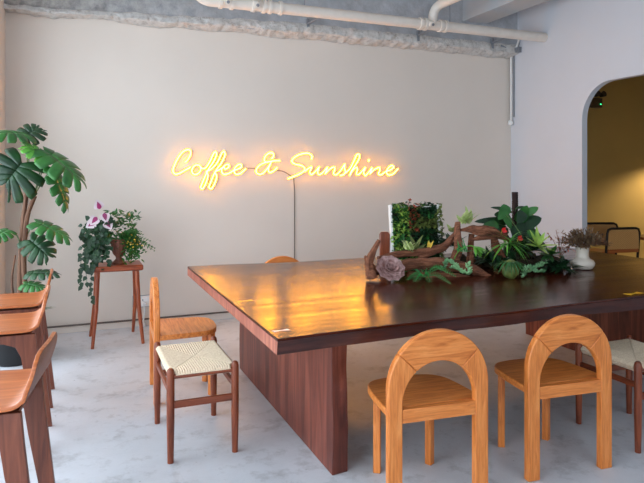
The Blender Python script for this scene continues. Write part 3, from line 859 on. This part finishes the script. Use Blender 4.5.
# pink brown rosette
p0 = T(391, 281); p0.z = TT
rs_ = thing('rosette_succulent', 'pinkish brown rosette succulent at the left end of the driftwood', 'succulent', p0)
g = MB(); ax = V((-.12, -.75, .65)).normalized(); _, sa, sb = frame(ax)
ctr = V((0, 0.01, .075))
for ring, (k, L, el, W_) in enumerate(((10, .098, .05, .085), (10, .086, .3, .075), (9, .070, .6, .062), (7, .05, .9, .048), (5, .034, 1.25, .034))):
    for i in range(k):
        a = 2 * math.pi * (i + ring * .5) / k
        d = (sa * math.cos(a) + sb * math.sin(a)) * math.cos(el) + ax * math.sin(el)
        g.leaf(ctr - ax * (.02 - ring * .006), d, ax, L, W_, 8, -.25, .3, 1.25, th=.005, ex=.6)
g.build('petals', M['rosette'], rs_)
MB().sphere(ctr - ax * .02, .03, 14, 8).tube([ctr - ax * .02, V((0, .03, 0))], .014, 8).build('stem', M['g_brown'], rs_)
def clump(name, label, cat, base, mat, n, L, W_, elev=(.3, 1.3), az=(0, 6.28), bend=.3, jit=.02, fold=.2, seed=1, group=None, pw=.75, th=0, nseg=6):
    r = random.Random(seed); t = thing(name, label, cat, base, 0, group); g = MB()
    for i in range(n):
        a = r.uniform(*az); e = r.uniform(*elev); l = L * r.uniform(.75, 1.1)
        g.leaf((r.uniform(-jit, jit), r.uniform(-jit, jit), 0), (math.cos(a) * math.cos(e), math.sin(a) * math.cos(e), math.sin(e)), (0, 0, 1) if e < 1.2 else (0, -1, .2), l, W_, nseg, bend, fold, pw, th)
    g.build('foliage', M[mat], t); return t
def seat(p, z): q = V(p); q.z = z; return q
TZ = TT + .001
# fern at the front of the log: feathery sprays
def fern(name, label, base, fronds, mat, pl=.03, seed=2, pn=22, pw_=.008):
    r = random.Random(seed); t = thing(name, label, 'fern', base); g = MB(); st = MB()
    for tip, h in fronds:
        tip = V(tip) - V(base); mid = tip * .5 + V((0, 0, h))
        pts = spline([V((0, 0, .005)), mid, tip], pn // 2); st.tube(pts, .002, 5)
        for k in range(2, len(pts)):
            dd = (pts[k] - pts[k - 1]).normalized(); sd = dd.cross(V((0, 0, 1))).normalized(); f = k / len(pts)
            l = pl * math.sin(math.pi * (.2 + .78 * f)) ** .7 + .003
            for s in (-1, 1):
                g.leaf(pts[k], sd * s + dd * .7 + V((0, 0, .3)), (0, 0, 1), l, pw_, 3, .3)
            g.leaf(pts[k], V((0, -.3, 1)) + dd * .6, (0, -1, 0), l * .7, pw_, 3, .3)
    g.build('fronds', M[mat], t); st.build('stems', M['stem'], t); return t
b0 = seat(T(424, 278), TZ)
fern('feathery_fern', 'bright green feathery fern sprig lying in front of the driftwood log', b0,
     [(seat(T(405, 277), TT + .035), .03), (seat(T(408, 283), TT + .02), .025), (seat(T(430, 285), TT + .02), .03), (seat(T(450, 286), TT + .015), .03), (seat(T(447, 279), TT + .04), .05), (seat(T(455, 281), TT + .03), .05), (seat(T(415, 285), TT + .02), .02), (seat(T(436, 275), TT + .08), .05), (seat(T(414, 274), TT + .07), .04)], 'g_fern', .034, pn=16, pw_=.005)
def beads(name, label, strands, mat, r0=.011, group=None):
    p0_ = V(strands[0][0]); p0_.z = TZ; t = thing(name, label, 'succulent', p0_, 0, group); g = MB(); rnd_ = random.Random(5); st = MB()
    for sn in strands:
        sp_ = spline([V(q) - p0_ for q in sn], 5); st.tube(sp_, .003, 5)
        for q in sp_:
            for k in range(3):
                a = rnd_.uniform(0, 6.28); o_ = V((math.cos(a), -.3 + .5 * math.sin(a), abs(math.sin(a)))) * r0
                g.leaf(q, o_ + V((0, 0, .003)), (0, -.3, 1), r0 * 2.6, r0 * 1.6, 5, .1, .1, .8, th=r0 * .8)
    g.build('leaves', M[mat], t); st.build('stems', M['stem'], t); return t
G2 = 'pale green trailing succulents'
beads('trailing_succulent', 'pale green trailing succulent draped over the front of the driftwood log',
      [[seat(T(441, 278), TT + .045), on(447, 262, 3.22), on(455, 266, 3.18)], [on(452, 268, 3.18), on(461, 271, 3.16), on(468, 274, 3.13), on(468, 264, 3.16)]], 'g_blue', group=G2)
beads('trailing_succulent', 'pale green trailing succulent resting on the table right of the log', [[seat(T(522, 279), TT + .01), on(525, 269, 3.2), on(532, 268, 3.2)], [on(528, 272, 3.18), on(540, 266, 3.2), on(548, 262, 3.24)], [on(534, 272, 3.17), on(542, 272, 3.17)]], 'g_blue', group=G2)
clump('variegated_plant', 'olive and cream leaved plant behind the left part of the log', 'plant', on(415, 252, 3.53), 'g_olive', 16, .12, .035, (.2, 1.2), bend=.2, seed=11)
clump('cream_leaf_plant', 'upright cream and olive leaves above the left part of the log', 'plant', on(411, 250, 3.5), 'g_pale', 8, .085, .04, (.7, 1.4), bend=.1, seed=12, jit=.035)
clump('yellow_leaf_plant', 'small plant with orange yellow leaves behind the log', 'plant', on(428, 250, 3.5), 'g_yellow', 4, .075, .026, (.3, 1.2), (-.4, 1.2), .2, .01, seed=4)
clump('pale_striped_plant', 'upright pale green striped leaves at the top of the driftwood', 'plant', on(466, 224, 3.53), 'g_pale', 10, .13, .04, (.8, 1.45), bend=.12, jit=.03, seed=5)
clump('pale_striped_plant', 'smaller pale green leaf cluster left of the upright driftwood stub', 'plant', on(452, 232, 3.6), 'g_pale', 7, .075, .035, (.2, 1.2), bend=.2, seed=6)
t = thing('arching_sprig', 'light green leaf sprig on an arching stem over the middle of the log', 'plant', on(452, 264, 3.42))
p_ = on(452, 264, 3.42)
a_ = spline([V((0, 0, 0)), on(458, 252, 3.36) - p_, on(468, 246, 3.3) - p_, on(477, 247, 3.26) - p_], 5)
MB().tube(a_, .0028, 6).build('stem', M['g_bright'], t)
g = MB(); r = random.Random(3)
for k in range(8):
    g.leaf(a_[-1] + V((r.uniform(-.03, .0), 0, 0)), (math.cos(-1.9 + k * .42), math.sin(-1.2), -.55 + .6 * math.sin(k * .7)), (0, -.6, 1), .075, .022, 5, .35)
g.build('leaves', M['g_bright'], t)
clump('grassy_plant', 'drooping bright green grassy tuft in the middle of the planting', 'plant', on(508, 244, 3.36), 'g_bright', 44, .17, .012, (-.2, 1.1), bend=.7, seed=7, jit=.03)
clump('grassy_plant', 'small grassy tuft between the log and the upright stub', 'plant', on(463, 252, 3.4), 'g_fern', 16, .09, .012, (.2, 1.4), bend=.4, seed=8, jit=.03)
clump('round_leaf_moss', 'brown tufted plant under the grassy tuft at the front of the planting', 'plant', on(507, 272, 3.3), 'g_brown', 60, .05, .018, (-.6, 1.2), bend=.3, seed=9, jit=.06)
tb_ = thing('barrel_plant', 'dark olive rounded ribbed plant at the front centre of the planting', 'plant', seat(T(517, 280), TZ) + V((0, .06, 0)))
MB().sphere((0, 0, .06), .058, 40, 14, (1, .9, 1.05), rough=.1).build('body', M['g_olive'], tb_)
g = MB()
for i in range(40):
    a = 6.28 * i / 40; g.leaf((.03 * math.cos(a), .03 * math.sin(a), .11), (math.cos(a), math.sin(a), .2 * math.sin(i * 2.1)), (0, 0, 1), .085, .01, 6, .85)
g.build('drooping_leaves', M['g_mid'], tb_)
b1 = on(538, 246, 3.34)
def fan(name, label, base, mat, tips, W_, group=None):
    t = thing(name, label, 'plant', base, 0, group); g = MB()
    for u, v, Y in tips:
        tp = on(u, v, Y) - V(base); g.leaf((0, 0, 0), tp, (0, -.6, 1), tp.length, W_, 8, -.05, .3)
    g.build('leaves', M[mat], t); return t
fan('star_leaf_plant', 'light green pointed leaf plant at the right of the planting', b1, 'g_lime', [(525, 238, 3.3), (529, 230, 3.4), (536, 226, 3.4), (545, 232, 3.3), (552, 235, 3.25), (560, 246, 3.2), (556, 253, 3.15), (524, 246, 3.2), (548, 256, 3.15)], .035)
fan('star_leaf_plant', 'mid green pointed leaf plant in front of the light green one', b1 + V((.06, -.05, -.06)), 'g_mid', [(535, 255, 3.1), (545, 248, 3.15), (556, 247, 3.1), (562, 253, 3.1), (568, 258, 3.1), (540, 262, 3.1), (552, 264, 3.1)], .035)
clump('dark_leaf_plant', 'dark green bushy leaves at the right end of the planting near the vase', 'plant', seat(T(557, 272), TT + .03), 'g_dark', 70, .13, .035, (-.1, 1.0), bend=.35, jit=.07, seed=13)
clump('dark_leaf_plant', 'dark green leaves low behind the barrel plant', 'plant', on(498, 262, 3.45), 'g_dark', 90, .14, .03, (.0, 1.2), bend=.3, jit=.1, seed=14)
clump('dark_leaf_plant', 'dark green leaves between the moss picture and the upright stub', 'plant', on(447, 246, 3.68), 'g_dark', 30, .12, .035, (.1, 1.2), bend=.3, jit=.05, seed=15)
clump('mid_leaf_plant', 'dark leaf tuft behind the branch below the climbing plant', 'plant', on(525, 250, 3.55), 'g_dark', 90, .15, .035, (.1, 1.3), bend=.35, jit=.08, seed=16)
def twig(name, label, base, tips, mat):
    t = thing(name, label, 'plant', base); g = MB(); l_ = MB(); r = random.Random(8)
    for u, v, Y in tips:
        tp = on(u, v, Y) - V(base); sp_ = spline([V((0, 0, 0)), tp * .5 + V((0, 0, .03)), tp], 5); g.tube(sp_, .002, 5)
        for q in sp_[3:]: l_.leaf(q, (r.uniform(-1, 1), r.uniform(-1, 0), r.uniform(-1, 1)), (0, 0, 1), .022, .014, 3, .2)
    g.build('twigs', M['g_brown'], t); l_.build('leaves', M[mat], t); return t
M['g_red'] = leafmat('red_brown_leaf', (120, 50, 34), (176, 84, 58))
twig('red_twig_plant', 'reddish brown twiggy sprig behind the right end of the planting', on(560, 258, 3.45), [(548, 234, 3.5), (556, 230, 3.5), (563, 236, 3.45), (570, 246, 3.4), (574, 250, 3.4), (567, 240, 3.45), (559, 240, 3.4)], 'g_red')
for (u, v, lab) in ((502, 231, 'upper small red flower beside the driftwood branch'), (518, 239, 'lower small red flower with orange spike in the planting')):
    p_ = on(u, v, 3.4); b_ = on(u + 3, 262, 3.45)
    t = thing('red_flower', lab, 'flower', b_)
    g = MB(); q = p_ - b_
    for k in range(3): g.leaf(q, (math.cos(k * 1.4 - .6), -.8, math.sin(k * 1.4)), (0, -1, .3), .035, .028, 5, .1)
    g.build('petals', M['red'], t); MB().tube([V((0, 0, 0)), q * .5 + V((.01, 0, 0)), q], .0022, 5).build('stem', M['stem'], t)
    MB().tube([q, q + V((-.03, -.03, -.012))], [.004, .002], 6).build('spike', M['g_yellow'], t)

# moss picture in a white frame leaning back
fb = on(419, 266, 3.84); fb.z = TZ
mf = thing('moss_picture', 'square living moss picture in a thin white frame standing behind the driftwood', 'picture', fb, R_(-12))
FW, FH, FD = .40, .45, .05; lean = Matrix.Rotation(R_(-9), 4, 'X')
fr_ = MB()
for a in ((-FW / 2, -FW / 2 + .014, 0, FH), (FW / 2 - .034, FW / 2 - .02, 0, FH)): fr_.box(a[0], a[1], 0, FD, a[2], a[3], lean)
for z in (0.008, FH - .014): fr_.box(-FW / 2 + .014, FW / 2 - .034, .006, FD, z - .006, z + .006, lean)
fr_.build('frame', M['white'], mf, smooth=False)
MB().box(-FW / 2 + .012, FW / 2 - .032, .02, FD - .005, .012, FH - .012, lean).build('back_panel', M['soil'], mf, smooth=False)
r = random.Random(21)
gs = {k: MB() for k in ('g_dark', 'g_mid', 'g_lime', 'g_red', 'g_olive')}
for i in range(1900):
    x = r.uniform(-FW / 2 + .01, FW / 2 + .0); z = r.uniform(.01, FH + .012)
    k = noise.noise(V((x * 9, 0, z * 9))); h = noise.noise(V((x * 8 + 5, 2, z * 8)))
    c = 'g_dark'
    if x < -.06 and k > -.15: c = 'g_lime' if r.random() < .4 else 'g_mid'
    elif h > .22: c = 'g_olive'
    elif abs(x + .05) < .06 and z > .25 and r.random() < .6: c = 'g_red'
    elif r.random() < .2: c = 'g_mid'
    gs[c].leaf(lean @ V((x, .018 - r.uniform(0, .02), z)), (r.uniform(-1, 1), -r.uniform(.5, 1.2), r.uniform(-.8, 1)), (0, -.3, 1), r.uniform(.02, .042), r.uniform(.014, .026), 3, .3)
for k, nm in (('g_dark', 'dark_moss'), ('g_mid', 'green_moss'), ('g_lime', 'lime_moss'), ('g_red', 'red_moss'), ('g_olive', 'olive_moss')): gs[k].build(nm, M[k], mf)['kind'] = 'stuff'
g = MB().tube([lean @ V((-.05, .02, FH)), lean @ V((-.045, .0, FH + .035))], .0025, 5)
for k in range(4): g.leaf(lean @ V((-.045, 0, FH + .03)), (math.cos(k * 1.6), -.2, .5), (0, -1, .2), .018, .012, 3, .1)
g.build('top_sprig', M['g_red'], mf)
# rounded wooden paddle standing left of the picture
pb = on(385, 262, 3.95); pb.z = TZ
wb = thing('wooden_board', 'small rounded brown wooden board standing just left of the moss picture', 'board', pb, R_(-15))
zt_ = on(385, 232, 3.95).z - TZ
MB().prism([(-.036, 0), (.036, 0), (.038, zt_ - .02), (.026, zt_), (-.026, zt_), (-.038, zt_ - .02)], 0, .03).build('board', M['walnut']['z'], wb, bevel=.006)

# climbing plant on a moss pole
pp = on(515, 262, 3.76); pp.z = TZ
po = thing('climbing_pothos', 'dark green broad leaved climber on a black moss pole at the back of the planting', 'potted plant', pp)
zt_ = on(515, 192, 3.76).z - TZ
MB().lathe([(.06, 0), (.075, .09), (.078, .1), (.07, .1), (.066, .085)], n=24).build('pot', M['black'], po)
MB().lathe([(.066, .078), (.06, .088), (.005, .092)], n=16).build('soil', M['soil'], po)
n_ = 60
MB().tube([V((0, 0, .06 + (zt_ - .06) * i / n_)) for i in range(n_ + 1)], [.022 + .0022 * (i % 2) for i in range(n_ + 1)], 14, rough=.08, rs=40).build('moss_pole', plain('coir_pole', (44, 26, 24), .9, .3, 60, bmp=.6), po)
def pw3(u, v, Y): return on(u, v, Y) - pp
for i, (a, tp, y0, y1, W_, mt) in enumerate((
    ((505, 215), (512, 228), 3.64, 3.58, .09, 'g_mid'), ((526, 214), (538, 207), 3.66, 3.6, .08, 'g_mid'), ((498, 224), (484, 226), 3.62, 3.55, .09, 'g_mid'), ((530, 230), (534, 244), 3.6, 3.55, .09, 'g_mid'),
    ((508, 222), (480, 218), 3.70, 3.60, .085, 'g_dark'), ((511, 218), (498, 213), 3.7, 3.62, .12, 'g_dark'),
    ((512, 212), (495, 205), 3.7, 3.62, .05, 'g_dark'), ((516, 208), (526, 206), 3.72, 3.64, .045, 'g_dark'),
    ((518, 222), (528, 207), 3.7, 3.62, .13, 'g_mid'), ((520, 226), (541, 217), 3.7, 3.60, .15, 'g_dark'),
    ((516, 226), (545, 236), 3.68, 3.58, .15, 'g_dark'), ((507, 228), (490, 232), 3.68, 3.56, .12, 'g_dark'),
    ((514, 226), (520, 243), 3.66, 3.56, .12, 'g_dark'), ((524, 212), (519, 222), 3.6, 3.56, .10, 'g_dark'),
    ((508, 206), (500, 218), 3.66, 3.60, .10, 'g_mid'), ((520, 234), (550, 244), 3.66, 3.6, .11, 'g_dark'))):
    A_ = pw3(*a, y0); T_ = pw3(*tp, y1); g = MB()
    g.leaf(A_, T_ - A_, (0, -.9, .6), (T_ - A_).length, W_ * .82, 12, .16, .06, .62, ex=.55)
    g.build('leaf', M[mt], po)
    MB().tube([V((0, 0, A_.z - .05)), A_], .0025, 5).build('petiole', M['stem'], po)
MB().tube(spline([pw3(506, 214, 3.6), pw3(514, 224, 3.55), pw3(522, 236, 3.5)], 5), .003, 5).build('aerial_root', M['stem'], po)

# vase with dried grass
vp = T(588, 270); vp.z = TZ
va = thing('white_vase', 'squat glossy white ceramic vase near the right end of the table', 'vase', vp + V((0, .05, 0)))
MB().lathe([(.04, 0), (.066, .006), (.08, .026), (.083, .045), (.072, .064), (.05, .075), (.043, .088), (.042, .12), (.046, .148), (.049, .155), (.043, .155), (.038, .145), (.036, .11), (.038, .09)], n=40).build('body', M['ceramic'], va)
dg = thing('dried_bouquet', 'brown dried grass bunch standing in the white vase', 'dried flowers', vp + V((0, .05, .095)))
g = MB(); l_ = MB(); r = random.Random(31)
for i in range(130):
    a = r.uniform(0, 6.28); e = r.uniform(.25, 1.5) if r.random() < .8 else r.uniform(.05, .4); L = r.uniform(.11, .175)
    d = V((math.cos(a) * math.cos(e), math.sin(a) * math.cos(e), math.sin(e) * .75))
    s0 = V((math.cos(a) * .02, math.sin(a) * .02, .0)); neck = V((math.cos(a) * .028, math.sin(a) * .028, .066))
    pts = [s0, neck, neck + d * L * .5 + V((0, 0, .01)), neck + d * L]
    g.tube(spline(pts, 3), .0014, 4)
    for k in range(12): l_.leaf(neck + d * L * (.25 + .75 * k / 12), d + V((r.uniform(-1, 1), r.uniform(-1, 1), r.uniform(-.5, .9))), (0, 0, 1), .03, .009, 3, .2)
g.build('stalks', M['g_brown'], dg); l_.build('seed_heads', M['dry'], dg)

# ------------------------------------------------------------------ annex: cane chairs, exit lamp, added unseen pendant
def cane_chair(label, x, y, rz, W_=.46, bh=.83):
    t = thing('cane_chair', label, 'chair', (x, y, 0), R_(rz), 'dark framed cane back chairs in the annex')
    hw = W_ / 2
    pts = [V((-hw, 0, 0)), V((-hw, .0, .46)), V((-hw, -.03, bh - .05)), V((-hw + .05, -.035, bh)), V((hw - .05, -.035, bh)), V((hw, -.03, bh - .05)), V((hw, 0, .46)), V((hw, 0, 0))]
    path = [pts[0], pts[1]] + [pts[1].lerp(pts[2], .5), pts[2]] + [pts[2].lerp(pts[3], .5) + V((-.012, 0, .012)), pts[3], pts[4], pts[4].lerp(pts[5], .5) + V((.012, 0, .012)), pts[5], pts[5].lerp(pts[6], .5), pts[6], pts[7]]
    MB().tube(path, .014, 10).build('back_frame', M['dark'], t)
    g = MB(); g.box(-hw + .01, hw - .01, -.034, -.026, .60, bh - .01); g.build('cane_panel', M['cane'], t)
    MB().box(-hw + .01, hw - .01, -.03, .0, .56, .60).build('back_rail', M['ply']['x'], t)
    MB().box(-hw, hw, .0, .44, .43, .47).build('seat', M['ply']['x'], t, bevel=.008)
    for s in (-1, 1): MB().tube([(s * (hw - .02), .41, 0), (s * (hw - .02), .40, .43)], .014, 10).build('leg', M['dark'], t)
cane_chair('dark framed cane back chair beyond the right end of the table, nearer one', 5.64, 4.97, -8, .42)
cane_chair('dark framed cane back chair behind the dried bouquet in the annex', 5.98, 5.62, -20)
at_ = thing('annex_table', 'low dark wooden table between the cane chairs in the annex', 'table', (6.3, 4.95, 0))
MB().box(-.3, .3, -.3, .3, .68, .71).build('top', M['ply']['x'], at_, bevel=.004)
MB().tube([(0, 0, .02), (0, 0, .68)], .03, 12).build('pedestal', M['dark'], at_); MB().lathe([(.2, 0), (.2, .015), (.04, .03)], n=24).build('foot', M['dark'], at_)
ep = at_y(597.5, 102, 6.62)
el = thing('emergency_lamp', 'dark emergency lamp box with green light high on the annex wall', 'lamp', (ep.x, 6.7, ep.z))
MB().box(-.14, .1, -.08, 0, -.08, .06).build('housing', plain('dark_housing', (78, 60, 40), .5, .05), el, bevel=.006)
for x in (-.03, .08): MB().tube([(x, -.06, .10), (x, -.13, .12)], [.03, .045], 12).build('lamp_head', plain('lamp_head_metal', (70, 60, 48), .4, .05), el)
MB().sphere((.06, -.083, -.03), .009, 8, 6).build('indicator', M['led'], el)
pn = thing('added_pendant_lamp', 'unseen dark dome pendant lamp added to light the yellow annex wall', 'lamp', (8.45, 6.05, 1.70))  # lamp out of view, added for the brightness gradient on the annex wall
MB().lathe([(.13, 0), (.14, 0), (.12, .09), (.05, .15), (.005, .16), (.005, .15), (.045, .14), (.11, .085), (.13, 0)], n=28, caps=False).build('shade', M['dark'], pn)  # shaped to cut the light off the upper wall
MB().tube([(0, 0, .14), (0, 0, ZC - 1.70)], .004, 6).build('cord', M['dark'], pn)
MB().sphere((0, 0, .10), .028, 12, 8).build('bulb', M['bulb'], pn)
pl_ = bpy.data.lights.new('added_annex_light', 'POINT'); pl_.energy = 62; pl_.color = (1, .80, .5); pl_.shadow_soft_size = .025  # added warm light under the pendant's shade
o = bpy.data.objects.new('added_annex_light', pl_); col.objects.link(o); o.location = (8.45, 6.05, 1.755)
